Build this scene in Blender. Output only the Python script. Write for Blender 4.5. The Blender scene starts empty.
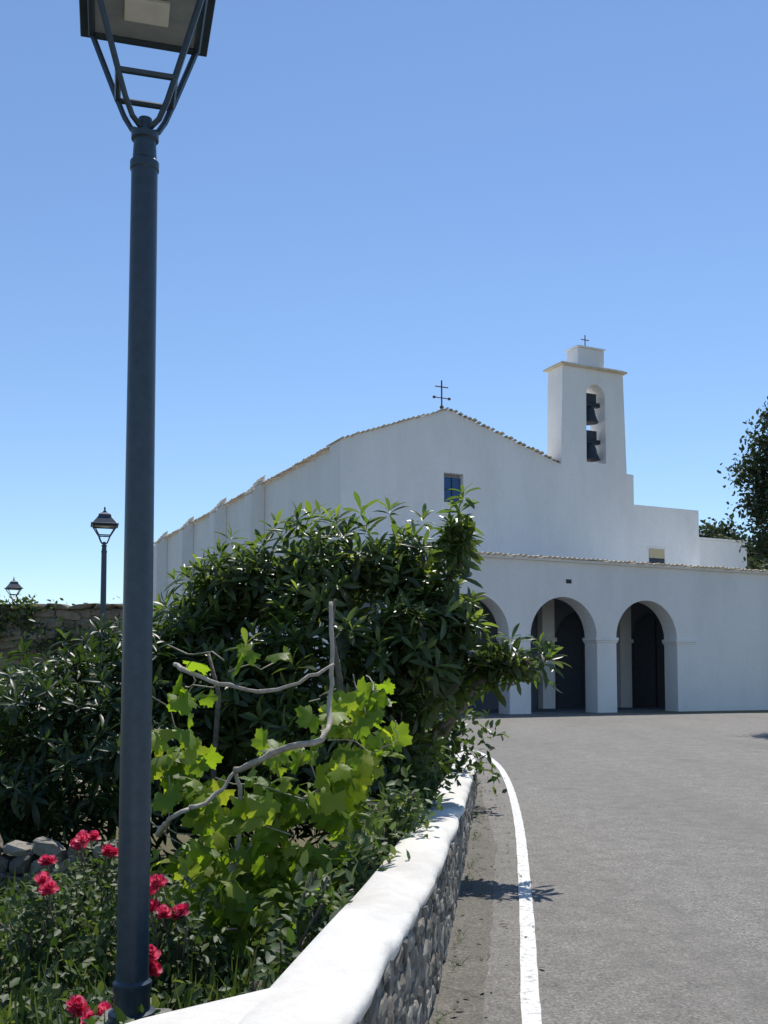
import bpy, bmesh, math, random
import numpy as np
from mathutils import Vector, Matrix, noise
random.seed(7); rng=np.random.default_rng(7)
sc=bpy.context.scene
# ---------------------------------------------------------------- helpers
def link(o,parent=None):
    sc.collection.objects.link(o)
    if parent: o.parent=parent
    return o
def mesh_obj(name,V,F,mat,parent=None,smooth=False,rnd=None):
    me=bpy.data.meshes.new(name); me.from_pydata([tuple(v) for v in V],[],F); me.update()
    if mat: me.materials.append(mat)
    if smooth: me.polygons.foreach_set('use_smooth',[True]*len(me.polygons))
    if rnd is not None:
        a=me.attributes.new('rnd','FLOAT','POINT'); a.data.foreach_set('value',np.asarray(rnd,dtype=np.float32))
    return link(bpy.data.objects.new(name,me),parent)
def empty(name,loc=(0,0,0),rz=0):
    e=bpy.data.objects.new(name,None); e.location=loc; e.rotation_euler=(0,0,rz); return link(e)
class MB:
    def __init__(s): s.V=[];s.F=[]
    def quad(s,*p):
        i=len(s.V); s.V+= [tuple(q) for q in p]; s.F.append(tuple(range(i,i+len(p))))
    def box(s,x0,x1,y0,y1,z0,z1,M=None):
        P=[(x,y,z) for z in(z0,z1) for y in(y0,y1) for x in(x0,x1)]
        if M: P=[tuple(M@Vector(p)) for p in P]
        i=len(s.V); s.V+=P
        for f in((0,2,3,1),(4,5,7,6),(0,1,5,4),(2,6,7,3),(0,4,6,2),(1,3,7,5)): s.F.append(tuple(i+k for k in f))
    def tube(s,pts,rad,n=8,cap=True):
        pts=[Vector(p) for p in pts]; base=len(s.V)
        if not hasattr(rad,'__len__'): rad=[rad]*len(pts)
        up=Vector((0.13,0.21,1)).normalized()
        for k,p in enumerate(pts):
            t=(pts[min(k+1,len(pts)-1)]-pts[max(k-1,0)]).normalized()
            a=t.cross(up)
            if a.length<0.05: a=t.cross(Vector((1,0,0)))
            a.normalize(); b=t.cross(a)
            for j in range(n):
                th=2*math.pi*j/n
                s.V.append(tuple(p+rad[k]*(a*math.cos(th)+b*math.sin(th))))
        for k in range(len(pts)-1):
            for j in range(n):
                j2=(j+1)%n
                s.F.append((base+k*n+j,base+k*n+j2,base+(k+1)*n+j2,base+(k+1)*n+j))
        if cap:
            s.F.append(tuple(base+j for j in range(n))[::-1]); e=base+(len(pts)-1)*n
            s.F.append(tuple(e+j for j in range(n)))
    def lathe(s,c,prof,n=20):
        b=len(s.V)
        for r,z in prof:
            for j in range(n):
                th=2*math.pi*j/n; s.V.append((c[0]+r*math.cos(th),c[1]+r*math.sin(th),c[2]+z))
        for k in range(len(prof)-1):
            for j in range(n):
                j2=(j+1)%n; s.F.append((b+k*n+j,b+k*n+j2,b+(k+1)*n+j2,b+(k+1)*n+j))
        s.F.append(tuple(b+j for j in range(n))[::-1]); e=b+(len(prof)-1)*n; s.F.append(tuple(e+j for j in range(n)))
    def obj(s,name,mat,parent=None,smooth=False,bevel=0):
        o=mesh_obj(name,s.V,s.F,mat,parent,smooth)
        if bevel:
            m=o.modifiers.new('b','BEVEL'); m.width=bevel; m.segments=2; m.limit_method='ANGLE'
        return o
# ---------------------------------------------------------------- materials
def nt(name):
    m=bpy.data.materials.new(name); m.use_nodes=True; n=m.node_tree; b=n.nodes['Principled BSDF']; return m,n,b
def N(n,t,**k):
    x=n.nodes.new(t)
    for a,v in k.items(): setattr(x,a,v)
    return x
def ramp(n,src,stops):
    r=N(n,'ShaderNodeValToRGB'); e=r.color_ramp.elements
    while len(e)<len(stops): e.new(0.5)
    for i,(p,c) in enumerate(stops): e[i].position=p; e[i].color=(*c,1)
    n.links.new(src,r.inputs[0]); return r.outputs[0]
def noise_n(n,scale,detail=6,rough=.6,coord='Object',sc3=None):
    tc=N(n,'ShaderNodeTexCoord'); t=N(n,'ShaderNodeTexNoise'); t.inputs['Scale'].default_value=scale
    t.inputs['Detail'].default_value=detail; t.inputs['Roughness'].default_value=rough
    if sc3:
        mp=N(n,'ShaderNodeMapping'); mp.inputs['Scale'].default_value=sc3; n.links.new(tc.outputs[coord],mp.inputs[0]); n.links.new(mp.outputs[0],t.inputs['Vector'])
    else: n.links.new(tc.outputs[coord],t.inputs['Vector'])
    return t.outputs['Fac']
def mix(n,f,a,b,mode='MIX'):
    m=N(n,'ShaderNodeMix',data_type='RGBA',blend_type=mode)
    for s,v in((m.inputs[0],f),(m.inputs[6],a),(m.inputs[7],b)):
        if isinstance(v,(int,float)): s.default_value=v
        elif isinstance(v,tuple): s.default_value=(*v,1)
        else: n.links.new(v,s)
    return m.outputs[2]
def bump(n,b,h,st=.3,d=.01):
    x=N(n,'ShaderNodeBump'); x.inputs['Strength'].default_value=st; x.inputs['Distance'].default_value=d
    n.links.new(h,x.inputs['Height']); n.links.new(x.outputs[0],b.inputs['Normal'])
def simple(name,c1,c2,scale,rough=.8,bs=.3,bd=.01,metal=0,bscale=None):
    m,n,b=nt(name); f=noise_n(n,scale)
    n.links.new(ramp(n,f,[(.3,c1),(.7,c2)]),b.inputs['Base Color']); b.inputs['Roughness'].default_value=rough; b.inputs['Metallic'].default_value=metal
    bump(n,b,noise_n(n,bscale or scale*4),bs,bd); return m
def plaster(name,c,stain=(.55,.52,.47),amt=.35):
    m,n,b=nt(name)
    big=ramp(n,noise_n(n,.6,8,.7,sc3=(1,1,.35)),[(.42,(0,0,0)),(.75,(amt,)*3)])
    fine=ramp(n,noise_n(n,9,6),[(.3,tuple(x*.93 for x in c)),(.7,c)])
    n.links.new(mix(n,big,fine,stain),b.inputs['Base Color']); b.inputs['Roughness'].default_value=.9
    bump(n,b,noise_n(n,5,8,.7),.4,.035); return m
M_plaster=plaster('white_plaster',(.86,.85,.83),(.56,.54,.50),.4)
M_cap=plaster('wall_whitewash',(.78,.755,.70),(.36,.31,.24),.7)
M_porch_shade=plaster('porch_painted_shade',(.13,.15,.18),(.10,.10,.12))  # white plaster made dark: the porch's shade is painted into the colour
M_tile=simple('roof_tile',(.46,.37,.25),(.68,.61,.48),3,.9)
M_door=simple('door_paint',(.014,.022,.036),(.024,.036,.052),6,.6)
M_blue=simple('window_blue',(.01,.06,.18),(.02,.10,.25),6,.35)
M_shutter=simple('shutter_beige',(.45,.38,.22),(.55,.47,.3),8,.7)
M_metal=simple('painted_iron',(.022,.040,.060),(.038,.062,.088),25,.38,.15,.002)
M_under=simple('canopy_bounce_tint',(.24,.27,.30),(.32,.35,.38),12,.5,.1,.002)  # paler than the iron: light bounced off the ground, painted into the colour
M_rust=simple('iron_dark',(.03,.028,.026),(.08,.06,.045),20,.7)
M_led=simple('lamp_diffuser',(.7,.7,.68),(.8,.8,.78),10,.4,.05)
M_bark=simple('bark',(.09,.075,.055),(.22,.19,.15),14,.95,.8,.02)
M_cane=simple('vine_cane',(.30,.25,.20),(.50,.45,.38),18,.9,.6,.01)
M_mortar=simple('mortar',(.22,.205,.175),(.42,.40,.35),22,.95,.9,.03)
m,n,b=nt('ground_earth'); M_ground=m
n.links.new(mix(n,noise_n(n,.5,8),(.05,.065,.02),(.19,.15,.09)),b.inputs['Base Color']); b.inputs['Roughness'].default_value=.95
bump(n,b,noise_n(n,8,8),.6,.05)
def asphalt(name,base,dark,crack=.25):
    m,n,b=nt(name)
    tc=N(n,'ShaderNodeTexCoord')
    v=N(n,'ShaderNodeTexVoronoi'); v.inputs['Scale'].default_value=95; n.links.new(tc.outputs['Object'],v.inputs['Vector'])
    sep=N(n,'ShaderNodeSeparateColor'); n.links.new(v.outputs['Color'],sep.inputs[0])
    sp=ramp(n,sep.outputs[0],[(.0,tuple(x*.45 for x in base)),(.45,base),(.85,tuple(x*1.1 for x in base)),(1,tuple(min(1,x*1.8) for x in base))])
    big=ramp(n,noise_n(n,.35,7,.65,sc3=(1.8,.4,1)),[(.36,(0,0,0)),(.68,(.75,)*3)])
    c=mix(n,big,sp,dark)
    mid=ramp(n,noise_n(n,5,9,.75),[(.35,(.78,.78,.77)),(.65,(1.12,1.12,1.11))])
    c=mix(n,1.0,c,mid,'MULTIPLY')
    gr=ramp(n,noise_n(n,55,3,.7),[(.35,(.78,.78,.78)),(.65,(1.18,1.18,1.18))])
    c=mix(n,.7,c,gr,'MULTIPLY')
    # dark oil/tyre blotches
    bl=ramp(n,noise_n(n,1.1,5,.6),[(.60,(1,1,1)),(.74,(.72,.71,.70))]); c=mix(n,.8,c,bl,'MULTIPLY')
    vc=N(n,'ShaderNodeTexVoronoi',feature='DISTANCE_TO_EDGE'); vc.inputs['Scale'].default_value=.23
    nz=N(n,'ShaderNodeTexNoise'); nz.inputs['Scale'].default_value=2.2; nz.inputs['Detail'].default_value=8
    n.links.new(tc.outputs['Object'],nz.inputs['Vector'])
    ad=N(n,'ShaderNodeMix',data_type='VECTOR'); ad.inputs[0].default_value=.35
    n.links.new(tc.outputs['Object'],ad.inputs[4]); n.links.new(nz.outputs['Color'],ad.inputs[5]); n.links.new(ad.outputs[1],vc.inputs['Vector'])
    cr=ramp(n,vc.outputs['Distance'],[(.0,(.45,.45,.45)),(.004,(1,1,1))])
    c=mix(n,crack,c,cr,'MULTIPLY')
    n.links.new(c,b.inputs['Base Color']); b.inputs['Roughness'].default_value=.85
    bump(n,b,v.outputs['Distance'],.5,.006); return m
M_road=asphalt('asphalt',(.208,.194,.172),(.15,.139,.123))
M_shoulder=asphalt('asphalt_shoulder',(.16,.145,.12),(.10,.092,.075),.8)
m,n,b=nt('road_paint'); M_paint=m
w=ramp(n,noise_n(n,26,8,.8),[(.38,(.25,.24,.22)),(.47,(.68,.67,.64))])
n.links.new(w,b.inputs['Base Color']); b.inputs['Roughness'].default_value=.7; bump(n,b,noise_n(n,80),.4,.004)
def leafmat(name,stops,rough=.4,trans=.35,tcol=None,spec=.5):
    m,n,b=nt(name); at=N(n,'ShaderNodeAttribute',attribute_name='rnd')
    c=ramp(n,at.outputs['Fac'],stops); n.links.new(c,b.inputs['Base Color']); b.inputs['Roughness'].default_value=rough
    b.inputs['Specular IOR Level'].default_value=spec
    if trans:
        t=N(n,'ShaderNodeBsdfTranslucent'); n.links.new(mix(n,1.0,c,tcol or (1.6,1.7,.7),'MULTIPLY'),t.inputs['Color'])
        ms=N(n,'ShaderNodeMixShader'); ms.inputs[0].default_value=trans
        n.links.new(b.outputs[0],ms.inputs[1]); n.links.new(t.outputs[0],ms.inputs[2]); n.links.new(ms.outputs[0],n.nodes['Material Output'].inputs[0])
    return m
M_loquat=leafmat('loquat_leaf',[(0,(.045,.06,.028)),(.5,(.085,.13,.045)),(.8,(.17,.22,.065)),(1,(.27,.28,.11))],.36,.45,(1.9,2.0,.7),.6)
M_shrubleaf=leafmat('shrub_leaf',[(0,(.02,.038,.014)),(.6,(.045,.08,.025)),(1,(.13,.17,.05))],.42,.35,(1.7,1.8,.7))
M_vine=leafmat('vine_leaf',[(0,(.10,.17,.02)),(.6,(.18,.27,.03)),(1,(.30,.34,.06))],.5,.6,(1.9,1.9,.6))
M_low=leafmat('garden_leaf',[(0,(.03,.06,.02)),(.6,(.07,.12,.035)),(1,(.16,.19,.07))],.55,.35)
M_petal=leafmat('rose_petal',[(0,(.60,.02,.09)),(.6,(.80,.07,.18)),(1,(.88,.28,.38))],.6,.35,(1.2,1,1.1))
M_pine=leafmat('pine_needle',[(0,(.025,.04,.02)),(.6,(.055,.08,.04)),(1,(.11,.13,.07))],.7,.2)
def stonemat(name,stops):
    m,n,b=nt(name); at=N(n,'ShaderNodeAttribute',attribute_name='rnd')
    c=ramp(n,at.outputs['Fac'],stops); d=ramp(n,noise_n(n,16,8,.7),[(.3,(.6,.6,.6)),(.7,(1.15,1.12,1.08))])
    n.links.new(mix(n,1.0,c,d,'MULTIPLY'),b.inputs['Base Color']); b.inputs['Roughness'].default_value=.95
    bump(n,b,noise_n(n,24,9,.75),.9,.03); return m
M_stone=stonemat('rubble_stone',[(0,(.18,.165,.14)),(.5,(.30,.275,.235)),(1,(.46,.43,.37))])
M_tanstone=stonemat('tan_stone',[(0,(.17,.14,.10)),(.5,(.29,.24,.18)),(1,(.42,.37,.29))])
# ---------------------------------------------------------------- ground & road
def g(y):
    if y<-10: return -.15
    if y<26: return .015*y
    if y<34: t=(y-26)/8; return .39+.10*(t-.45*t*t)*1.2
    return .456
ys=[-400,-120,-40,-10]+[i for i in range(-8,36)]+[40,50,70,110,200,400,900]
xs=[-900,-300,-100,-40,-20,-10,-5,0,5,10,20,40,100,300,900]
V=[(x,y,g(y)-.004) for y in ys for x in xs]; nx=len(xs)
F=[(j*nx+i,j*nx+i+1,(j+1)*nx+i+1,(j+1)*nx+i) for j in range(len(ys)-1) for i in range(nx-1)]
mesh_obj('ground',V,F,M_ground)
def catmull(P,step=.15):
    P=[Vector(p) for p in P]; out=[]
    for i in range(len(P)-1):
        p0=P[max(i-1,0)];p1=P[i];p2=P[i+1];p3=P[min(i+2,len(P)-1)]
        n=max(2,int((p2-p1).length/step))
        for k in range(n):
            t=k/n
            out.append(.5*((2*p1)+(p2-p0)*t+(2*p0-5*p1+4*p2-p3)*t*t+(3*p1-p0-3*p2+p3)*t**3))
    out.append(P[-1]); return out
wallP=catmull([(-1.0,-4,.62),(-.60,-1,.68),(-.36,1,.70),(-.125,2.6,.70),(.02,3.5,.70),(.25,5,.68),(.64,8.2,.62),(.98,11.2,.57),(1.18,13,.56),(1.20,14.5,.57),(1.0,16,.60),(.45,17.3,.63),(-.6,18.2,.66),(-2.8,19.0,.7)])
def wall_x(y):
    c=[p for p in wallP if p.y<14.5]
    for a,b_ in zip(c,c[1:]):
        if a.y<=y<=b_.y: return a.x+(b_.x-a.x)*(y-a.y)/(b_.y-a.y)
    return c[-1].x if y>14 else c[0].x
V=[];F=[];cols=12
yy=[-9+.5*i for i in range(0,89)]
for y in yy:
    if y<14.5: xl=wall_x(max(y,-4))-.1
    elif y<19.2: xl=1.10-(y-14.5)**1.5*1.0
    else: xl=-9
    for k in range(cols+1): V.append((xl+(19-xl)*k/cols,y,g(y)))
F=[(j*(cols+1)+i,j*(cols+1)+i+1,(j+1)*(cols+1)+i+1,(j+1)*(cols+1)+i) for j in range(len(yy)-1) for i in range(cols)]
mesh_obj('road',V,F,M_road)
lineP=catmull([(.1,-3,0),(.25,0,0),(.47,2.6,0),(.64,4.4,0),(.95,6.8,0),(1.37,10.3,0),(1.70,13.9,0),(1.82,16.6,0),(1.70,18.6,0),(1.25,20.1,0),(.2,21.3,0),(-2,22.2,0),(-6,23,0)],.2)
def ribbon(name,P,offs,dz,mat):
    V=[];F=[]
    for k,p in enumerate(P):
        t=(P[min(k+1,len(P)-1)]-P[max(k-1,0)]); t.z=0; t.normalize(); r=Vector((t.y,-t.x,0))
        for o in offs:
            q=p+r*(o(k) if callable(o) else o); V.append((q.x,q.y,g(q.y)+dz))
    for k in range(len(P)-1): F.append((2*k,2*k+1,2*k+3,2*k+2))
    return mesh_obj(name,V,F,mat)
ribbon('road_marking',lineP,[lambda k:-.045+.002*math.sin(k*1.7),lambda k:.045+.002*math.sin(k*2.3)],.008,M_paint)
V=[];F=[];k=0
for i in range(0,190):
    y=-4+i*.1
    if y>14.4: break
    xl=wall_x(y)-.05
    xr=None
    for a,b_ in zip(lineP,lineP[1:]):
        if a.y<=y<=b_.y: xr=a.x+(b_.x-a.x)*(y-a.y)/(b_.y-a.y)
    if xr is None: xr=.1
    w=min(.62,.72*(xr-xl))*(.8 if y<9 else .8-.13*(y-9)); w=max(w,.06)*(1+.10*noise.noise(Vector((y*1.3,0,0)))+.06*noise.noise(Vector((y*7,3,0))))
    V+=[(xl,y,g(y)+.004),(xl+w,y,g(y)+.004)]; k+=1
for i in range(k-1): F.append((2*i,2*i+1,2*i+3,2*i+2))
mesh_obj('road_shoulder',V,F,M_shoulder)
# ---------------------------------------------------------------- stones
bm=bmesh.new(); bmesh.ops.create_icosphere(bm,subdivisions=2,radius=1); bm.verts.ensure_lookup_table()
ICO=np.array([v.co[:] for v in bm.verts]); ICF=[tuple(v.index for v in f.verts) for f in bm.faces]; bm.free()
def stones(name,items,mat,parent=None,box=.5,jit=.12,rot=.3):
    V=[];F=[];R=[]
    for pos,sz,t in items:
        t=np.array(t)/np.linalg.norm(t); nn=np.array([t[1],-t[0],0.])
        q=np.sign(ICO)*np.abs(ICO)**box
        q=q*(1+rng.normal(0,jit,ICO.shape)); q[:,0]+=q[:,2]*rng.normal(0,.25); a=rng.normal(0,rot); ca,sa=math.cos(a),math.sin(a)
        x=q[:,0]*sz[0]; z=q[:,2]*sz[2]; x,z=x*ca-z*sa,x*sa+z*ca
        v=np.array(pos)+np.outer(x,t)+np.outer(q[:,1]*sz[1],nn)+np.outer(z,[0,0,1])
        b0=len(V); V+=v.tolist(); F+=[tuple(b0+i for i in f) for f in ICF]; R+=[random.random()]*len(ICO)
    return mesh_obj(name,V,F,mat,parent,False,R)
def sweep(P,prof,closed_ends=True,jit=0):
    V=[];F=[];m=len(prof)
    for k,p in enumerate(P):
        t=(P[min(k+1,len(P)-1)]-P[max(k-1,0)]); t.z=0; t.normalize(); r=Vector((t.y,-t.x,0))
        for j,(o,z,ab) in enumerate(prof):
            q=p+r*o; zz=(g(q.y)-.1+z) if ab else p.z+z
            if jit and not ab:
                d=noise.noise(Vector((q.x*2.5,q.y*2.5,j*.3)))*jit+noise.noise(Vector((q.x*9,q.y*9,j*.3)))*jit*.35; zz+=d; q=q+r*d*.9
            V.append((q.x,q.y,zz))
    for k in range(len(P)-1):
        for j in range(m):
            j2=(j+1)%m; F.append((k*m+j,k*m+j2,(k+1)*m+j2,(k+1)*m+j))
    if closed_ends: F.append(tuple(range(m))); F.append(tuple((len(P)-1)*m+j for j in range(m))[::-1])
    return V,F
gw=empty('garden_wall')
V,F=sweep(wallP,[(.006,0,True),(.003,-.045,False),(-.28,-.045,False),(-.30,0,True)])
mesh_obj('core',V,F,M_mortar,gw)
wallF=catmull(wallP[::4]+[wallP[-1]],.06)
V,F=sweep(wallF,[(.004,-.075,False),(.018,-.028,False),(.006,-.004,False),(-.03,.008,False),(-.09,.013,False),(-.15,.014,False),(-.22,.010,False),(-.27,-.002,False),(-.295,-.03,False),(-.295,-.10,False)],jit=.035)
mesh_obj('whitewashed_top',V,F,M_cap,gw,True)
L=0; acc=[0]
for a,b_ in zip(wallP,wallP[1:]): L+=(Vector((b_.x-a.x,b_.y-a.y,0))).length; acc.append(L)
def at(s):
    for i in range(len(acc)-1):
        if acc[i]<=s<=acc[i+1]:
            f=(s-acc[i])/(acc[i+1]-acc[i]); return wallP[i].lerp(wallP[i+1],f),(wallP[i+1]-wallP[i])
    return wallP[-1],wallP[-1]-wallP[-2]
it=[]
for row in range(10):
    s=4.5+random.random()*.1
    while s<L-1:
        hs=random.uniform(.03,.10); p,t=at(s+hs); gz=g(p.y); z=gz+.03+row*.07+random.uniform(-.022,.022)
        if z<p.z-.07 and random.random()<.95:
            d=Vector((t.x,t.y,0)).normalized(); r=Vector((d.y,-d.x,0)); q=p-r*.006
            it.append(((q.x,q.y,z),(hs,random.uniform(.018,.030),random.uniform(.024,.05)),(d.x,d.y,0)))
        s+=hs*2*.97
stones('rubble_face',it,M_stone,gw,.5,.09)
mb=MB(); poly=[(-.33,3.02),(-.66,2.74),(-1.35,1.9),(-1.35,0),(-.7,0),(-.43,1.0),(-.2,2.5),(-.16,2.95)]
mb.V+=[(x,y,-.2) for x,y in poly]+[(x,y,.700) for x,y in poly]; n_=len(poly)
for i in range(n_): mb.F.append((i,(i+1)%n_,n_+(i+1)%n_,n_+i))
mb.F.append(tuple(range(n_,2*n_)))
mb.obj('wall_corner',M_cap,gw,bevel=.02)
# ---------------------------------------------------------------- street lamps
def street_lamp(x,y,z0,zt,k=1.0,rz=.24,neck=.46):
    e=empty('street_lamp',(x,y,0),rz)
    r=k; zb=zt-neck*k; H=zb-z0
    mb=MB(); mb.lathe((0,0,z0),[(.085*r,0),(.085*r,.03),(.066*r,.035),(.064*r,.10),(.070*r,.11),(.070*r,.14),(.059*r,.15),(.050*r,H-.16*k),(.055*r,H-.155*k),(.055*r,H-.125*k),(.046*r,H-.115*k),(.042*r,H-.04*k),(.052*r,H-.035*k),(.052*r,H-.012*k),(.03*r,H-.005*k),(.026*r,H+.05*k)],28)
    mb.obj('post',M_metal,e,True).modifiers.new('e','EDGE_SPLIT').split_angle=math.radians(35)
    mb=MB()
    def ring(h,z,w):
        for a,b2,c,d in((-1,-1,1,-1),(1,-1,1,1),(1,1,-1,1),(-1,1,-1,-1)): mb.tube([(a*h,b2*h,z),(c*h,d*h,z)],w,6)
    zr=zb+.17*k; hr=.105*k
    for a,b2 in((-1,-1),(1,-1),(1,1),(-1,1)):
        mb.tube([(a*.02*k,b2*.02*k,zb+.01*k),(a*.05*k,b2*.05*k,zb+.03*k),(a*.078*k,b2*.078*k,zb+.09*k),(a*hr,b2*hr,zr)],.012*k,6)
        mb.tube([(a*hr,b2*hr,zr),(a*.21*k,b2*.21*k,zt-.005)],.013*k,6)
    ring(hr,zr,.012*k); ring(.21*k,zt-.012*k,.014*k)
    mb.obj('lantern_frame',M_metal,e)
    mb=MB()
    h0,h1,h2=.255*k,.24*k,.12*k
    Z=[(h0,zt),(h0,zt+.022*k),(h1*.93,zt+.03*k),(h2,zt+.17*k),(h2*.95,zt+.21*k),(.05*k,zt+.255*k)]
    for h,z in Z: mb.V+=[(-h,-h,z),(h,-h,z),(h,h,z),(-h,h,z)]
    for q in range(len(Z)-1):
        for j in range(4): mb.F.append((q*4+j,q*4+(j+1)%4,q*4+4+(j+1)%4,q*4+4+j))
    mb.F.append((3,2,1,0)); q=(len(Z)-1)*4; mb.F.append((q,q+1,q+2,q+3))
    mb.obj('canopy',M_metal,e,bevel=.004*k)
    mb=MB(); mb.box(-.20*k,.20*k,-.20*k,.20*k,zt-.006*k,zt-.002*k); mb.obj('canopy_bounce_tint',M_under,e)  # pale sheet added under the canopy to carry the painted bounce light
    mb=MB(); mb.box(-.085*k,.085*k,-.07*k,.07*k,zt-.022*k,zt-.0065*k); mb.obj('diffuser',M_led,e,bevel=.004*k)
    mb=MB(); mb.lathe((0,0,zt+.25*k),[(.03*k,0),(.035*k,.03*k),(.012*k,.05*k),(.02*k,.08*k),(.004*k,.13*k)],12); mb.obj('finial',M_metal,e,True)
    return e
street_lamp(-.962,3.9,.31,4.325,1.04,.27,.50)
mb=MB(); mb.box(-1.10,-.83,3.77,4.05,-.1,.308); mb.obj('lamp_footing',M_mortar,bevel=.02)
street_lamp(-5.35,19.0,1.9,4.55,1.0,.3,.36)
street_lamp(-11.15,30.0,2.6,4.35,.95,.5,.36)
# ---------------------------------------------------------------- church
CH=empty('church',(2.57,33,0),math.atan2(.43,.903))
def arcfun(o,x):
    xc,w,zb,zs,arched=o
    if not arched: return zs
    d=max(0,(w/2)**2-(x-xc)**2); return zs+math.sqrt(d)
def panel(x0,x1,z0,top,ops,y0,th):
    mb=MB()
    def tz(x):
        for (a,za),(b_,zb) in zip(top,top[1:]):
            if a-1e-6<=x<=b_+1e-6: return za+(zb-za)*(x-a)/(b_-a)
        return top[-1][1]
    bp={round(x0,5),round(x1,5)}|{round(a,5) for a,_ in top if x0<a<x1}
    for o in ops:
        n=20 if o[4] else 1
        for i in range(n+1):
            th_=math.pi*i/n; bp.add(round(o[0]-o[1]/2*math.cos(th_),5))
    bp=sorted(bp); y1=y0+th
    for xa,xb in zip(bp,bp[1:]):
        xm=(xa+xb)/2; op=None
        for o in ops:
            if abs(xm-o[0])<o[1]/2: op=o
        segs=[]
        if op is None: segs=[(z0,z0,tz(xa),tz(xb))]
        else:
            if op[2]>z0+1e-4: segs.append((z0,z0,op[2],op[2])); mb.quad((xa,y0,op[2]),(xb,y0,op[2]),(xb,y1,op[2]),(xa,y1,op[2]))
            za,zb=arcfun(op,xa),arcfun(op,xb); segs.append((za,zb,tz(xa),tz(xb)))
            mb.quad((xa,y0,za),(xa,y1,za),(xb,y1,zb),(xb,y0,zb))
        for a,b_,c,d in segs:
            mb.quad((xa,y0,a),(xb,y0,b_),(xb,y0,d),(xa,y0,c)); mb.quad((xa,y1,a),(xa,y1,c),(xb,y1,d),(xb,y1,b_))
        mb.quad((xa,y0,tz(xa)),(xb,y0,tz(xb)),(xb,y1,tz(xb)),(xa,y1,tz(xa)))
    for x in(x0,x1): mb.quad((x,y0,z0),(x,y1,z0),(x,y1,tz(x)),(x,y0,tz(x)))
    for o in ops:
        for sg in(-1,1):
            x=o[0]+sg*o[1]/2; mb.quad((x,y0,o[2]),(x,y1,o[2]),(x,y1,o[3]),(x,y0,o[3]))
    return mb
ZB=.40
arches=[(.45+3.65*i,2.8,ZB,3.1,True) for i in range(3)]
AT=5.72
panel(-2.7,17,ZB,[(-2.7,AT),(17,AT)],arches,0,.7).obj('arcade_wall',M_plaster,CH)
mb=MB()
for i in range(4):
    xc=.45+3.65*i-1.825
    mb.box(xc-.50,xc+.50,-.05,.75,3.0,3.12); mb.box(xc-.47,xc+.47,-.03,.73,2.93,2.998)
mb.obj('imposts',M_plaster,CH,bevel=.015)
mb=MB(); mb.box(-2.75,17,-.12,.8,AT+.002,AT+.09); mb.box(-2.7,17,.75,4.0,AT-.35,AT-.25); mb.obj('arcade_coping',M_plaster,CH,bevel=.01)
mb=MB(); mb.box(4.2,4.42,-.02,-.002,4.98,5.12); mb.obj('door_number_plaque',M_door,CH)
def tiles(mb,pts,along,length,r=.085,sp=.2):
    a,b_=Vector(pts[0]),Vector(pts[1]); d=b_-a; n=int(d.length/sp); A=Vector(along)
    for i in range(n):
        p=a+d*((i+.5)/n)+Vector((0,0,random.uniform(-.02,.02)))-A*random.uniform(0,.05)
        w=d.normalized(); up=Vector((0,0,1)); base=len(mb.V); m_=6; rr=r*random.uniform(.85,1.12)
        for e in(0,1):
            q=p+A*length*e
            for j in range(m_+1):
                th=math.pi*j/m_; mb.V.append(tuple(q+w*rr*math.cos(th)+up*rr*.8*math.sin(th)))
        for j in range(m_): mb.F.append((base+j,base+j+1,base+m_+2+j,base+m_+1+j))
        mb.F.append(tuple(base+j for j in range(m_+1))); mb.F.append(tuple(base+m_+1+j for j in range(m_+1)))
mb=MB(); tiles(mb,[(-2.75,-.2,AT+.092),(17,-.2,AT+.092)],(0,1,.06),1.2,.075); mb.obj('arcade_tiles',M_tile,CH)
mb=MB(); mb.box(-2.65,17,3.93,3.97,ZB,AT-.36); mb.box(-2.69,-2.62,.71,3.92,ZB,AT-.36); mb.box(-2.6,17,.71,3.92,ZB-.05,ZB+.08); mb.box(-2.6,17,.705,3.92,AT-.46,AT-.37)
mb.obj('porch_shade_lining',M_porch_shade,CH)  # dark sheets added inside the porch, coloured to stand in for its shade
mb=MB()
for xx in(5.95,9.7,13.3): mb.box(xx-.28,xx+.28,3.6,3.925,ZB+.1,AT-.5); mb.box(xx-.34,xx+.34,3.54,3.926,3.1,3.25)
mb.obj('porch_pilasters',M_plaster,CH)
mb=MB()
for xc in(7.75,11.5):
    W=1.25
    pts=[(xc-W,ZB+.09),(xc+W,ZB+.09)]+[(xc+W*math.cos(math.pi*j/14),3.1+W*math.sin(math.pi*j/14)) for j in range(15)]
    b0=len(mb.V); mb.V+=[(x,3.86,z) for x,z in pts]; mb.F.append(tuple(range(b0,b0+len(pts))))
    mb.box(xc-.02,xc+.02,3.83,3.859,ZB+.1,4.1)
    for q in(1.0,2.0,3.0): mb.box(xc-1.2,xc+1.2,3.84,3.859,q,q+.08)
mb.obj('porch_doors',M_door,CH)
FT=[(-2.67,10.25),(1.75,11.85),(6.85,10.25),(10.55,10.12)]
ops=[(1.98,.84,8.3,9.42,False)]
panel(-2.67,10.55,ZB,FT,ops,4.0,1.0).obj('facade',M_plaster,CH)
mb=MB(); mb.box(1.55,2.41,4.42,4.5,8.29,9.43); mb.obj('facade_window_recess',M_plaster,CH)
mb=MB(); mb.box(1.60,2.36,4.17,4.20,8.35,9.30); mb.obj('facade_window',M_blue,CH,bevel=.01)
mb=MB(); mb.box(1.965,1.995,4.14,4.168,8.36,9.29); mb.box(1.60,2.36,4.145,4.167,8.8,8.83); mb.obj('facade_window_bars',M_door,CH)
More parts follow.
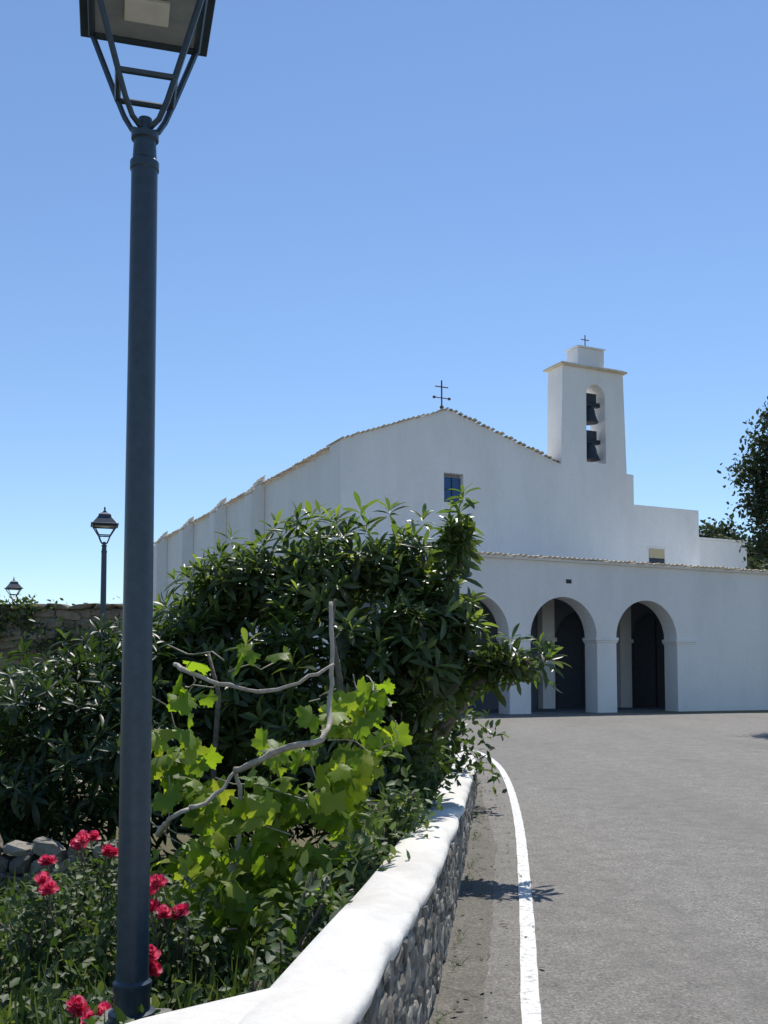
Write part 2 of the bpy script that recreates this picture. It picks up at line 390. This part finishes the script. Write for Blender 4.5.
mb=MB(); tiles(mb,[(-2.75,3.9,10.23),(1.75,3.9,11.86)],(0,1,0),1.4,.08,.21); tiles(mb,[(1.75,3.9,11.86),(6.85,3.9,10.26)],(0,1,0),1.4,.08,.21)
mb.obj('gable_tiles',M_tile,CH)
mb=MB()
x0,x1,xm=-2.6,6.6,1.9
sec=[(x0,ZB),(x0,10.1),(xm,11.6),(x1,10.1),(x1,ZB)]
for (a,za),(b_,zb) in zip(sec,sec[1:]): mb.quad((a,5.0,za),(a,34,za),(b_,34,zb),(b_,5.0,zb))
mb.quad(*[(a,34,z) for a,z in sec])
mb.obj('nave',M_plaster,CH)
mb=MB(); tiles(mb,[(-2.8,5.1,10.12),(-2.8,34,10.12)],(1,0,.33),1.0,.08,.21)
mb.obj('nave_eave_tiles',M_tile,CH)
BU=(12.6,18.4,24.6,30.7)
mb=MB()
for u in BU:
    P=[(-3.25,9.7),(-2.603,10.5),(-2.603,ZB),(-3.25,ZB)]
    b0=len(mb.V); mb.V+=[(x,u,z) for x,z in P]+[(x,u+.9,z) for x,z in P]
    mb.F+=[(b0,b0+1,b0+2,b0+3),(b0+7,b0+6,b0+5,b0+4)]+[(b0+i,b0+4+i,b0+4+(i+1)%4,b0+(i+1)%4) for i in range(4)]
mb.obj('buttresses',M_plaster,CH,bevel=.03)
mb=MB()
for u in BU: tiles(mb,[(-3.3,u-.06,9.71),(-2.6,u-.06,10.52)],(0,1,0),1.0,.08,.2)
mb.obj('buttress_tiles',M_tile,CH)
mb=MB(); mb.box(10.553,14.1,4.05,9,ZB,8.9); mb.box(6.7,10.5,5.02,16,ZB,8.2); mb.obj('annex_block',M_plaster,CH,bevel=.02)
mb=MB(); mb.box(14.2,18.0,5.2,11,ZB,7.85); mb.box(14.15,18.05,5.15,11.05,7.852,7.95); mb.obj('annex_low_block',M_plaster,CH,bevel=.02)
mb=MB(); mb.box(11.25,12.25,3.98,4.048,6.28,6.35); mb.box(11.25,12.25,4.0,4.047,7.1,7.16); mb.obj('annex_window_sill',M_plaster,CH)
mb=MB(); mb.box(11.35,12.15,4.02,4.048,6.352,6.7); mb.obj('annex_window',M_door,CH)
mb=MB(); mb.box(11.35,12.15,4.015,4.047,6.702,7.09); mb.obj('annex_window_blind',M_shutter,CH)
cx=8.54
TW=panel(6.90,10.20,10.0,[(6.90,14.3),(10.20,14.3)],[(8.66,1.0,10.45,13.2,True)],4.0,1.0)
def taper(v):
    if v[2]<10.3: return v
    f=1-.020*(v[2]-10.3); return (cx+(v[0]-cx)*f,v[1],v[2])
TW.V=[taper(v) for v in TW.V]
TW.V=[(v[0],v[1]+(-.004 if v[1]<4.5 else .004),v[2]) for v in TW.V]
TW.obj('bell_tower',M_plaster,CH)
mb=MB()
mb.box(cx-1.66,cx+1.66,3.85,5.15,14.302,14.38); mb.obj('tower_cornice',M_tile,CH,bevel=.02)
mb=MB(); mb.box(cx-1.58,cx+1.58,3.92,5.08,14.382,14.45); mb.box(cx-.66,cx+.66,4.1,4.9,14.452,15.2); mb.box(cx-.72,cx+.72,4.04,4.96,15.202,15.27); mb.obj('tower_cap',M_plaster,CH,bevel=.03)
mb=MB(); mb.tube([(cx,4.5,15.27),(cx,4.5,15.9)],.022,6); mb.tube([(cx-.2,4.5,15.7),(cx+.2,4.5,15.7)],.02,6); mb.obj('tower_cross',M_rust,CH)
mb=MB(); mb.tube([(1.75,4.5,11.8),(1.75,4.5,13.1)],.028,6); mb.tube([(1.47,4.5,12.85),(2.03,4.5,12.85)],.024,6); mb.tube([(1.42,4.5,12.42),(2.08,4.5,12.42)],.02,6)
for xx in(1.42,2.08): mb.lathe((xx,4.5,12.36),[(.01,0),(.06,.03),(.06,.09),(.01,.12)],8)
mb.lathe((1.75,4.5,11.85),[(.12,0),(.12,.08),(.05,.14),(.09,.22),(.02,.3)],10); mb.obj('gable_cross',M_rust,CH)
mb=MB(); bx=8.66
for z,r in((12.2,.38),(10.65,.43)):
    mb.lathe((bx,4.45,z),[(r,0),(r*.93,.06),(r*.72,.28),(r*.62,.5),(r*.5,.62),(r*.15,.68)],18)
    mb.box(bx-.46,bx+.46,4.33,4.57,z+.68,z+.84); mb.box(bx-.30,bx+.26,4.3,4.6,z+.84,z+1.2)
    mb.tube([(bx-.36,4.45+.36*math.cos(a),z+.76+.36*math.sin(a)) for a in [i*math.pi/8 for i in range(17)]],.03,5,False)
mb.obj('bells',M_door,CH)
# ---------------------------------------------------------------- leaf engine
def build_leaves(name,P,X,Z,S,TV,TF,mat,parent=None,rnd=None,smooth=False):
    P=np.asarray(P);X=np.asarray(X);Z=np.asarray(Z);S=np.asarray(S).reshape(-1,1)
    X=X/np.linalg.norm(X,axis=1,keepdims=True); Z=Z-(Z*X).sum(1,keepdims=True)*X; Z=Z/(np.linalg.norm(Z,axis=1,keepdims=True)+1e-9); Y=np.cross(Z,X)
    n=len(P); m_=len(TV); V=np.zeros((n,m_,3))
    for k,(a,b_,c) in enumerate(TV): V[:,k,:]=P+S*(a*X+b_*Y+c*Z)
    V=V.reshape(-1,3); TF=[tuple(f) for f in TF]
    loops=np.concatenate([np.array(f) for f in TF]); cnt=np.array([len(f) for f in TF])
    L_=(np.arange(n)[:,None]*m_+loops[None,:]).ravel(); C=np.tile(cnt,n); st=np.concatenate([[0],np.cumsum(C)[:-1]])
    me=bpy.data.meshes.new(name); me.vertices.add(len(V)); me.vertices.foreach_set('co',V.ravel().astype(np.float32))
    me.loops.add(len(L_)); me.loops.foreach_set('vertex_index',L_.astype(np.int32)); me.polygons.add(len(C)); me.polygons.foreach_set('loop_start',st.astype(np.int32))
    me.update(calc_edges=True); me.validate()
    if smooth: me.polygons.foreach_set('use_smooth',[True]*len(me.polygons))
    if rnd is None: rnd=rng.random(n)
    a=me.attributes.new('rnd','FLOAT','POINT'); a.data.foreach_set('value',np.repeat(rnd,m_).astype(np.float32))
    me.materials.append(mat); return link(bpy.data.objects.new(name,me),parent)
TVL=[];st=[(0,.0),(.15,.05),(.4,.11),(.65,.13),(.85,.09),(1,.0)]
for x,w in st: TVL+=[(x,-w,.06*w/.15-.28*x*x+.0),(x,0,-.28*x*x),(x,w,.06*w/.15-.28*x*x)]
TFL=[]
for k in range(5): a=3*k; TFL+=[(a,a+1,a+4,a+3),(a+1,a+2,a+5,a+4)]
TVO=[(0,0,0),(.35,-.25,.04),(.4,0,-.02),(.35,.25,.04),(.75,-.18,0),(.75,.18,0),(1,0,-.12)]
TFO=[(0,1,2),(0,2,3),(1,4,6,2),(2,6,5,3)]
TVV=[(0,0,0)]
nv=30
for i in range(nv):
    th=-math.pi+2*math.pi*(i+.5)/nv
    r=.34+.22*abs(math.cos(2.5*th))**.8
    if abs(th)>2.75: r=.18
    r+=.04*(1 if i%2 else -1); TVV.append((.30+r*math.cos(th),r*1.05*math.sin(th),-.45*(r*math.cos(th))**2-.25*abs(r*math.sin(th))+.05*math.sin(3*th)))
TVV[0]=(.22,0,.03)
TFV=[(0,1+i,1+(i+1)%nv) for i in range(nv)]
def unit(n): v=rng.normal(size=(n,3)); return v/np.linalg.norm(v,axis=1,keepdims=True)
def lobes_pts(lobes,dens,rmin=.55,rmax=1.05):
    P=[];D=[]
    for c,r in lobes:
        r=np.array(r); n=int(dens*(r[0]*r[2]+r[0]*r[1]+r[1]*r[2]))
        u=unit(n); k=rng.uniform(rmin,rmax,(n,1))*(1+.15*np.sin(u[:,:1]*7+u[:,2:]*9))
        P.append(np.array(c)+u*r*k); D.append(u)
    return np.concatenate(P),np.concatenate(D)
def rosettes(P,D,nl=(8,13),size=(.16,.28),up=.7):
    LP=[];LX=[];LZ=[];LS=[];R=[]
    for p,d in zip(P,D):
        ax=np.array(d)*.7+np.array([0,0,up])+rng.normal(0,.3,3); ax/=np.linalg.norm(ax)
        a=np.cross(ax,[.3,.5,.1]); a/=np.linalg.norm(a); b_=np.cross(ax,a); n=rng.integers(*nl); base=rng.random()**1.3; s0=rng.uniform(*size)
        for k in range(n):
            ph=k*2.4+rng.normal(0,.25); tilt=math.radians(18+85*(1-k/n)+rng.normal(0,12)); rad=a*math.cos(ph)+b_*math.sin(ph)
            X=ax*math.cos(tilt)+rad*math.sin(tilt); Z=ax*math.sin(tilt)-rad*math.cos(tilt)
            LP.append(p-ax*.07*(1-k/n)); LX.append(X); LZ.append(Z+rng.normal(0,.2,3)); LS.append(s0*rng.uniform(.75,1.1)*(1.0-.35*k/n)); R.append(np.clip(.05+.45*base+.45*(k/n)**2+rng.normal(0,.12),0,1))
    return LP,LX,LZ,LS,np.array(R)
def jitter_path(a,b_,n=5,j=.06,sag=0):
    a=Vector(a);b_=Vector(b_);L_=(b_-a).length;out=[]
    for i in range(n+1):
        t=i/n; p=a.lerp(b_,t)
        if 0<i<n: p+=Vector((random.gauss(0,j),random.gauss(0,j),random.gauss(0,j)*.6))*L_
        p.z+=sag*math.sin(math.pi*t); out.append(p)
    return out
# ---------------------------------------------------------------- loquat tree
lob=[((-1.15,8.9,2.45),(.5,.6,.36)),((-.5,8.8,2.52),(.5,.7,.45)),((.12,8.6,2.60),(.36,.5,.36)),((.60,8.3,2.75),(.10,.15,.34)),((.46,8.4,2.25),(.24,.4,.3)),
 ((.24,8.2,1.85),(.40,.5,.42)),((-.7,8.4,1.6),(.75,.7,.6)),((.15,8.3,1.15),(.34,.45,.45)),((-1.65,9.0,2.05),(.42,.5,.36)),((-.10,8.0,.75),(.3,.4,.35)),((-.4,7.6,1.0),(.45,.4,.5)),
 ((.82,8.2,1.74),(.22,.22,.12)),((1.12,8.1,1.74),(.20,.18,.09)),((.58,8.3,1.60),(.14,.25,.12)),((-1.5,8.6,1.3),(.6,.5,.7)),((.0,7.0,.6),(.18,.3,.22)),((.33,8.2,2.0),(.5,.3,.2))]
T=empty('loquat_tree')
P,D=lobes_pts(lob,170,.45,1.12)
for c in [(-1.35,8.8,2.88),(-.95,8.7,2.96),(-.2,8.6,3.08),(.05,8.4,3.05),(.33,8.4,2.98),(.66,8.2,3.16),(.62,8.2,3.02),(.55,8.2,2.9),(-1.85,8.8,2.5),(1.33,8.0,1.80),(1.25,8.0,1.90),(1.02,8.0,1.94),(.88,8.1,1.58),(.75,8.1,2.1),(.85,8.1,1.95),(-.55,8.5,3.04),(-.75,8.6,3.0),(-1.6,8.7,2.6)]:
    P=np.vstack([P,[c]]); D=np.vstack([D,[(.1,0,.9)]])
LP,LX,LZ,LS,R=rosettes(P,D,(7,13),(.17,.27))
build_leaves('crown',LP,LX,LZ,LS,TVL,TFL,M_loquat,T,R,True)
mb=MB(); tr=(-.15,8.7,.1); fork=[(-.25,8.65,.75),(-.1,8.6,.8),(.0,8.5,.7)]
for i,fk in enumerate(fork): mb.tube(jitter_path(tr,fk,3,.04),[.09,.08,.07,.06],8)
for i,(c,r) in enumerate(lob):
    fk=fork[i%3]; mb.tube(jitter_path(fk,c,6,.05),[.05,.045,.04,.035,.03,.025,.02],7)
    for k in range(9):
        u=unit(1)[0]; mb.tube(jitter_path(c,np.array(c)+u*np.array(r)*.95,3,.06),[.016,.012,.009,.005],5)
mb.tube([(-.30,7.6,.1),(-.36,7.6,.9),(-.33,7.5,1.6),(-.40,7.45,2.0),(-.36,7.4,2.2)],[.03,.028,.024,.018,.010],7)
mb.tube([(-1.2,7.5,.1),(-1.27,7.5,.9),(-1.22,7.4,1.5),(-1.3,7.4,1.8)],[.025,.022,.018,.012],7)
mb.obj('branches',M_bark,T,True)
# ---------------------------------------------------------------- evergreen shrubs, left
sl=[((-2.6,8.2,1.45),(.5,.6,.42)),((-3.2,8.6,1.2),(.7,.6,.55)),((-2.05,8.3,1.65),(.4,.5,.45)),((-2.9,8.0,.8),(.7,.5,.45)),((-2.1,7.9,1.0),(.55,.5,.5)),((-1.6,7.8,.7),(.5,.4,.4)),((-4.0,8.8,1.3),(.7,.7,.7)),((-1.0,8.2,.6),(.6,.5,.4)),((-2.3,9.2,1.9),(.5,.5,.28)),((-3.0,8.2,.45),(.7,.4,.35))]
T=empty('evergreen_shrub')
P,D=lobes_pts(sl,150,.45,1.15)
LP,LX,LZ,LS,R=rosettes(P,D,(7,12),(.12,.21))
build_leaves('foliage',LP,LX,LZ,LS,TVL,TFL,M_shrubleaf,T,R,True)
mb=MB()
for c,r in sl:
    mb.tube(jitter_path((c[0]*.9-.2,8.4,.1),c,4,.06),[.03,.025,.02,.015,.01],6)
mb.obj('stems',M_bark,T,True)
hl=[((-5+.9*i,11.5+.4*math.sin(i),.9),(.8,.6,.8+.15*math.sin(i*2))) for i in range(7)]
P,D=lobes_pts(hl,200,.4,1.05); n=len(P)
P=np.repeat(P,6,0)+rng.normal(0,.08,(n*6,3)); build_leaves('hedge',P,unit(n*6),unit(n*6)+[0,0,1],rng.uniform(.08,.14,n*6),TVO,TFO,M_shrubleaf)
# ---------------------------------------------------------------- grapevine
T=empty('grapevine')
vl=[((-1.20,5.7,1.15),(.16,.25,.34),22),((-1.05,5.6,.95),(.18,.3,.2),18),((-.62,5.7,.9),(.3,.35,.22),40),((-.30,5.8,1.40),(.16,.25,.14),12),((-.08,5.9,1.5),(.13,.2,.13),10),
 ((-.90,5.5,.60),(.35,.35,.18),44),((-.48,5.6,.58),(.3,.3,.22),46),((-.72,5.3,.38),(.27,.25,.16),30),((-.22,5.8,1.05),(.16,.3,.28),30),((-1.1,5.6,1.5),(.15,.2,.14),4),((-.02,6.0,1.2),(.12,.2,.2),10),((-.5,5.7,1.2),(.22,.25,.12),8),((-.15,6.0,.75),(.13,.2,.16),14),((-.30,5.0,.45),(.15,.25,.14),12),((-.8,5.6,1.75),(.4,.2,.08),3)]
LP=[];LX=[];LZ=[];LS=[]
for c,r,k in vl:
    k=int(k*1.7)
    u=unit(k)*rng.uniform(.2,1.15,(k,1)); p=np.array(c)+u*np.array(r)
    for q in p:
        LP.append(q); LX.append(np.array([rng.normal(0,.7),rng.normal(-.3,.5),rng.normal(-.5,.5)])); LZ.append(np.array([rng.normal(0,.6),rng.normal(-.6,.5),rng.normal(.6,.45)])); LS.append(rng.uniform(.08,.175))
build_leaves('leaves',LP,LX,LZ,LS,TVV,TFV,M_vine,T,None)
mb=MB()
mb.tube(catmull([(-.88,5.5,.02),(-.84,5.52,.2),(-.87,5.5,.4),(-.8,5.5,.6)],.06),.038,8)
for pth,r0 in(([(-1.19,5.7,1.69),(-.95,5.45,1.60),(-.64,5.4,1.54),(-.46,5.4,1.59),(-.28,5.5,1.68)],.015),([(-.80,5.45,1.11),(-.55,5.25,1.23),(-.33,5.3,1.29),(-.30,5.5,1.42),(-.29,5.6,1.7),(-.30,5.7,2.05)],.019),([(-1.25,5.6,.75),(-1.12,5.3,.87),(-1.02,5.3,.93)],.02),([(-.8,5.5,.6),(-.78,5.5,.9),(-.80,5.45,1.11)],.018),([(-1.02,5.3,.93),(-.9,5.4,.98),(-.80,5.45,1.11)],.014),([(-.8,5.5,.6),(-.6,5.6,.85),(-.35,5.8,1.0),(-.1,5.9,1.4)],.014)):
    c=catmull(pth,.05); c=[p+Vector((random.gauss(0,.004),0,random.gauss(0,.005))) for p in c]
    mb.tube(c,[r0*random.uniform(.85,1.12)*(1-.45*i/len(c)) for i in range(len(c))],7)
for i in range(30):
    c,r,k=vl[i%len(vl)]; c=np.array(c); r=np.array(r); mb.tube(jitter_path(c+unit(1)[0]*r,c+unit(1)[0]*r*1.3,4,.1),.004,5)
mb.obj('canes',M_cane,T,True)
# ---------------------------------------------------------------- rose bushes & garden plants
fl=[(-1.68,5.0,.61),(-1.62,4.9,.59),(-1.80,6.0,.61),(-1.86,6.1,.60),(-1.64,6.0,.58),(-1.12,4.85,.58),(-1.07,4.8,.64),(-.97,4.8,.49),(-1.06,4.6,.36),(-1.05,4.6,.29),(-1.22,4.1,.27),(-1.17,4.05,.25),(-1.13,4.1,.26),(-1.10,4.8,.52),(-1.75,5.9,.66),(-2.0,6.0,.52)]
def rose_bush(c,r,n,flowers):
    T=empty('rose_bush'); c=np.array(c)
    P=c+unit(n)*np.array(r)*rng.uniform(.3,1.05,(n,1)); P[:,2]=np.maximum(P[:,2],.05)
    k=5; PP=np.repeat(P,k,0)+rng.normal(0,.03,(n*k,3))
    build_leaves('leaves',PP,unit(n*k)+[0,-.2,0],unit(n*k)*.6+[0,-.3,1],rng.uniform(.035,.07,n*k),TVO,TFO,M_low,T)
    mb=MB(); LP=[];LX=[];LZ=[];LS=[]
    for q in P[::8]: mb.tube(jitter_path((c[0]+random.uniform(-.08,.08),c[1],.0),q,4,.05),.005,5)
    for f in flowers:
        f=np.array(f); mb.tube(jitter_path((c[0],c[1],.05),f,5,.03),.005,5)
        for off in range(2):
            o=f+rng.normal(0,.02,3)*off; ax=np.array([rng.normal(0,.3),-.5,.8]); ax/=np.linalg.norm(ax); a=np.cross(ax,[1,.2,0]); a/=np.linalg.norm(a); b_=np.cross(ax,a)
            for j in range(24):
                ph=j*2.4; tl=math.radians(12+80*(j/24)); rad=a*math.cos(ph)+b_*math.sin(ph)
                LP.append(o); LX.append(ax*math.cos(tl)+rad*math.sin(tl)); LZ.append(ax*math.sin(tl)-rad*math.cos(tl)); LS.append(rng.uniform(.034,.052))
    mb.obj('stems',M_bark,T,True)
    TVP=[(0,0,0),(.5,-.32,.1),(.5,0,0),(.5,.32,.1),(.95,-.3,.2),(1.02,0,.12),(.95,.3,.2)]
    build_leaves('flowers',LP,LX,LZ,LS,TVP,[(0,1,2),(0,2,3),(1,4,5,2),(2,5,6,3)],M_petal,T)
rose_bush((-1.68,5.2,.35),(.35,.3,.3),170,fl[:2])
rose_bush((-1.75,6.2,.35),(.3,.25,.28),110,fl[2:5]+fl[14:])
rose_bush((-1.02,4.95,.3),(.25,.25,.32),150,fl[5:10]+fl[13:14])
rose_bush((-1.3,4.3,.12),(.3,.25,.18),120,fl[10:13])
n=14000; P=np.column_stack([rng.uniform(-4,.02,n),rng.uniform(3.3,8,n),np.zeros(n)])
wx=np.array([wall_x(y) for y in P[:,1]]); P[:,0]=np.minimum(P[:,0],wx-.36-rng.random(n)*.3)
hh=np.array([max(0,.22+.30*noise.noise(Vector((x*1.6,y*1.6,3)))) for x,y,_ in P]); P[:,2]=.02+rng.random(n)**.7*hh
build_leaves('garden_plants',P,unit(n)*.8+[0,-.1,.5],unit(n)*.7+[0,-.2,.8],rng.uniform(.03,.085,n),TVO,TFO,M_low)
T=empty('wall_shrub')
wl=[((-.27,4.35,.60),(.13,.3,.2)),((-.10,5.2,.68),(.13,.3,.2)),((.12,6.3,.75),(.16,.4,.2)),((-.37,3.7,.48),(.10,.25,.18)),((.3,7.6,.8),(.16,.35,.2))]
P,D=lobes_pts(wl,380,.3,1.15); n=len(P); PP=np.repeat(P,5,0)+rng.normal(0,.04,(n*5,3))
build_leaves('foliage',PP,unit(n*5)+[0,-.1,.2],unit(n*5)*.7+[0,-.2,1],rng.uniform(.04,.09,n*5),TVO,TFO,M_low,T)
mb=MB()
for c,r in wl:
    for k in range(8): mb.tube(jitter_path((c[0]-.18,c[1],.05),np.array(c)+unit(1)[0]*np.array(r),4,.06),.006,5)
mb.obj('stems',M_bark,T,True)
n=5000; P=np.column_stack([rng.uniform(-4,-.1,n),rng.uniform(3.3,7.5,n),np.full(n,.03)])
wx=np.array([wall_x(y) for y in P[:,1]]); P[:,0]=np.minimum(P[:,0],wx-.38-rng.random(n)*.4)
TG=[(0,-.03,0),(0,.03,0),(.5,-.025,.03),(.5,.025,.03),(1,0,-.12)]
build_leaves('grass',P,unit(n)*.4+[0,0,1],unit(n),rng.uniform(.12,.38,n),TG,[(0,1,3,2),(2,3,4)],M_low)
n=1300; yv=rng.uniform(3,14,n); cl=np.array([noise.noise(Vector((0,y*2.3,1))) for y in yv]); yv=yv[cl>.05]; n=len(yv)
P=np.column_stack([[wall_x(y)+.04+abs(rng.normal(0,.035)) for y in yv],yv,[g(y)+.005 for y in yv]])
build_leaves('weeds',P,unit(n)*.8+[.2,0,.7],unit(n),rng.uniform(.02,.07,n),TG,[(0,1,3,2),(2,3,4)],M_low)
# dry leaves blown on road edge and wall
n=170; yv=rng.uniform(3,15,n); P=np.column_stack([[wall_x(y)+.05+abs(rng.normal(0,.22)) for y in yv],yv,[g(y)+.014 for y in yv]])
build_leaves('fallen_leaves',P,unit(n)*[1,1,.1],unit(n)*.25+[0,0,1],rng.uniform(.02,.05,n),TVO,TFO,M_bark)
it=[]
for row in range(4):
    x=-4.2
    while x<-1.75:
        h=random.uniform(.06,.13); it.append(((x,7.05+random.uniform(-.04,.04),.12+row*.10),(h,.1,random.uniform(.045,.065)),(1,0.05,0))); x+=2*h+.01
stones('dry_stone_wall',it,M_stone)
# ---------------------------------------------------------------- far stone terrace wall
T=empty('stone_terrace_wall')
mb=MB(); mb.box(-16,-4.9,19.6,20.2,.2,3.0); mb.obj('core',M_mortar,T)
it=[]
for row in range(14):
    x=-12
    while x<-4.95:
        h=random.uniform(.08,.26); it.append(((x+h,19.58,.35+row*.195+random.uniform(-.03,.03)),(h,.05,random.uniform(.07,.11)),(1,0,0))); x+=2*h+.005
stones('stones',it,M_tanstone,T,.5,.08,.1)
it=[]; x=-12
while x<-4.85: h=random.uniform(.12,.25); it.append(((x+h,19.85,3.04),(h,.42,.06),(1,0,0))); x+=2*h
stones('coping',it,M_tanstone,T,.4,.05,.05)
def scatter_tree(name,lobes,dens,per,ls,mat,trunk=None,spread=.25):
    T=empty(name); P,D=lobes_pts(lobes,dens,.3,1.15); n=len(P)
    P=np.repeat(P,per,0)+rng.normal(0,spread,(n*per,3)); X=unit(n*per)+[0,0,.3]
    base=np.repeat(rng.random(n),per)*.6+rng.random(n*per)*.4
    build_leaves('foliage',P,X,unit(n*per),rng.uniform(ls*.6,ls*1.3,n*per),TVO,TFO,mat,T,base)
    if trunk:
        mb=MB(); b0,fk,r=trunk; mb.tube(jitter_path(b0,fk,5,.02),[r,r*.9,r*.8,r*.75,r*.7,r*.6],9)
        for c,rr in lobes:
            mb.tube(jitter_path(fk,c,5,.05),[r*.5,r*.42,r*.34,r*.26,r*.18,r*.1],6)
            for k in range(5): mb.tube(jitter_path(c,np.array(c)+unit(1)[0]*np.array(rr)*.9,3,.08),[r*.12,r*.09,r*.06,r*.03],5)
        mb.obj('trunk',M_bark,T,True)
scatter_tree('olive_tree',[((10.3,26,7.5),(.7,.9,.8)),((9.75,26,7.0),(.5,.5,.4)),((9.9,26,6.1),(.5,.6,.35)),((10.3,25.9,6.5),(.6,.7,.6)),((10.9,26.2,6.3),(1.1,1.1,.9)),((11.4,26,7.8),(1.1,1.1,.8)),((10.0,25.8,5.2),(.7,.8,.45)),((11.6,26,5.2),(1.2,1.1,.8)),((12.4,26.2,6.7),(1.1,1.1,1)),((10.2,26,8.5),(.35,.3,.3))],62,14,.14,M_pine,((11.9,26.2,.3),(11.5,26.1,4.2),.2),.14)
scatter_tree('pine_tree',[((-12.2,46,3.7),(1.0,1.2,.9)),((-13.5,46,3.5),(1.6,1.5,1.3)),((-15.5,47,3.4),(2,1.5,1.3)),((-17.5,47,3.6),(2,1.5,1.3))],60,14,.25,M_pine,((-14.0,46.5,.3),(-14.0,46.5,2),.25),.2)
# creeper spilling over the terrace wall
cr_=[((-7.2,19.5,2.9),(.7,.3,.35)),((-8.0,19.4,2.7),(.8,.3,.5)),((-6.3,19.3,2.3),(.7,.3,.4))]
P,D=lobes_pts(cr_,90,.3,1.1); n=len(P); P=np.repeat(P,8,0)+rng.normal(0,.08,(n*8,3))
build_leaves('creeper',P,unit(n*8),unit(n*8)+[0,-.3,.6],rng.uniform(.07,.14,n*8),TVO,TFO,M_shrubleaf)
T=empty('hill')
V=[];F=[];nxh=60
hz=lambda x,t: 22*math.sin(t*math.pi*.5)*min(1,max(0,(x-18)/16))*(.85+.3*noise.noise(Vector((x*.03,t*1.2,0))))
for j in range(12):
    for i in range(nxh+1):
        x=10+i*3; t=j/11; V.append((x,75+t*60,.3+hz(x,t)))
for j in range(11):
    for i in range(nxh): a=j*(nxh+1)+i; F.append((a,a+1,a+nxh+2,a+nxh+1))
mesh_obj('slope',V,F,M_ground,T,True)
hl=[]
for i in range(150):
    x=random.uniform(27,85); t=random.uniform(0,.6); hl.append(((x,75+t*60,.3+hz(x,t)+random.uniform(1.5,3)),(random.uniform(1.6,3),2,random.uniform(1.5,2.6))))
P,D=lobes_pts(hl,5,.3,1.05); n=len(P); P=np.repeat(P,14,0)+rng.normal(0,.5,(n*14,3))
build_leaves('distant_trees',P,unit(n*14),unit(n*14),rng.uniform(.4,.8,n*14),TVO,TFO,M_pine,T,np.repeat(rng.random(n),14))
# ---------------------------------------------------------------- light
EL=60; AZ=15
w=bpy.data.worlds.new('World'); sc.world=w; w.use_nodes=True; n=w.node_tree; bg=n.nodes['Background']
sk=n.nodes.new('ShaderNodeTexSky'); sk.sky_type='NISHITA'; sk.sun_disc=False; sk.sun_elevation=math.radians(EL); sk.sun_rotation=math.radians(AZ); sk.air_density=1.0; sk.dust_density=0.0; sk.ozone_density=5.0
n.links.new(sk.outputs[0],bg.inputs[0]); bg.inputs[1].default_value=.145
sl_=bpy.data.lights.new('sun','SUN'); sl_.energy=4.8; sl_.angle=math.radians(.5); sl_.color=(1,.955,.885)
so=link(bpy.data.objects.new('sun',sl_)); el,az=math.radians(EL),math.radians(AZ)
d=Vector((math.sin(az)*math.cos(el),math.cos(az)*math.cos(el),math.sin(el))); so.rotation_euler=d.to_track_quat('Z','Y').to_euler()
sc.view_settings.view_transform='Standard'; sc.view_settings.look='None'; sc.view_settings.exposure=0
cam=bpy.data.cameras.new('camera'); cam.sensor_fit='VERTICAL'; cam.sensor_height=24; cam.lens=24*1000/1024; cam.shift_y=.1045; cam.clip_end=3000; cam.clip_start=.05
co=link(bpy.data.objects.new('camera',cam)); co.location=(0,0,1.6); co.rotation_euler=(math.radians(93.5),0,0); sc.camera=co
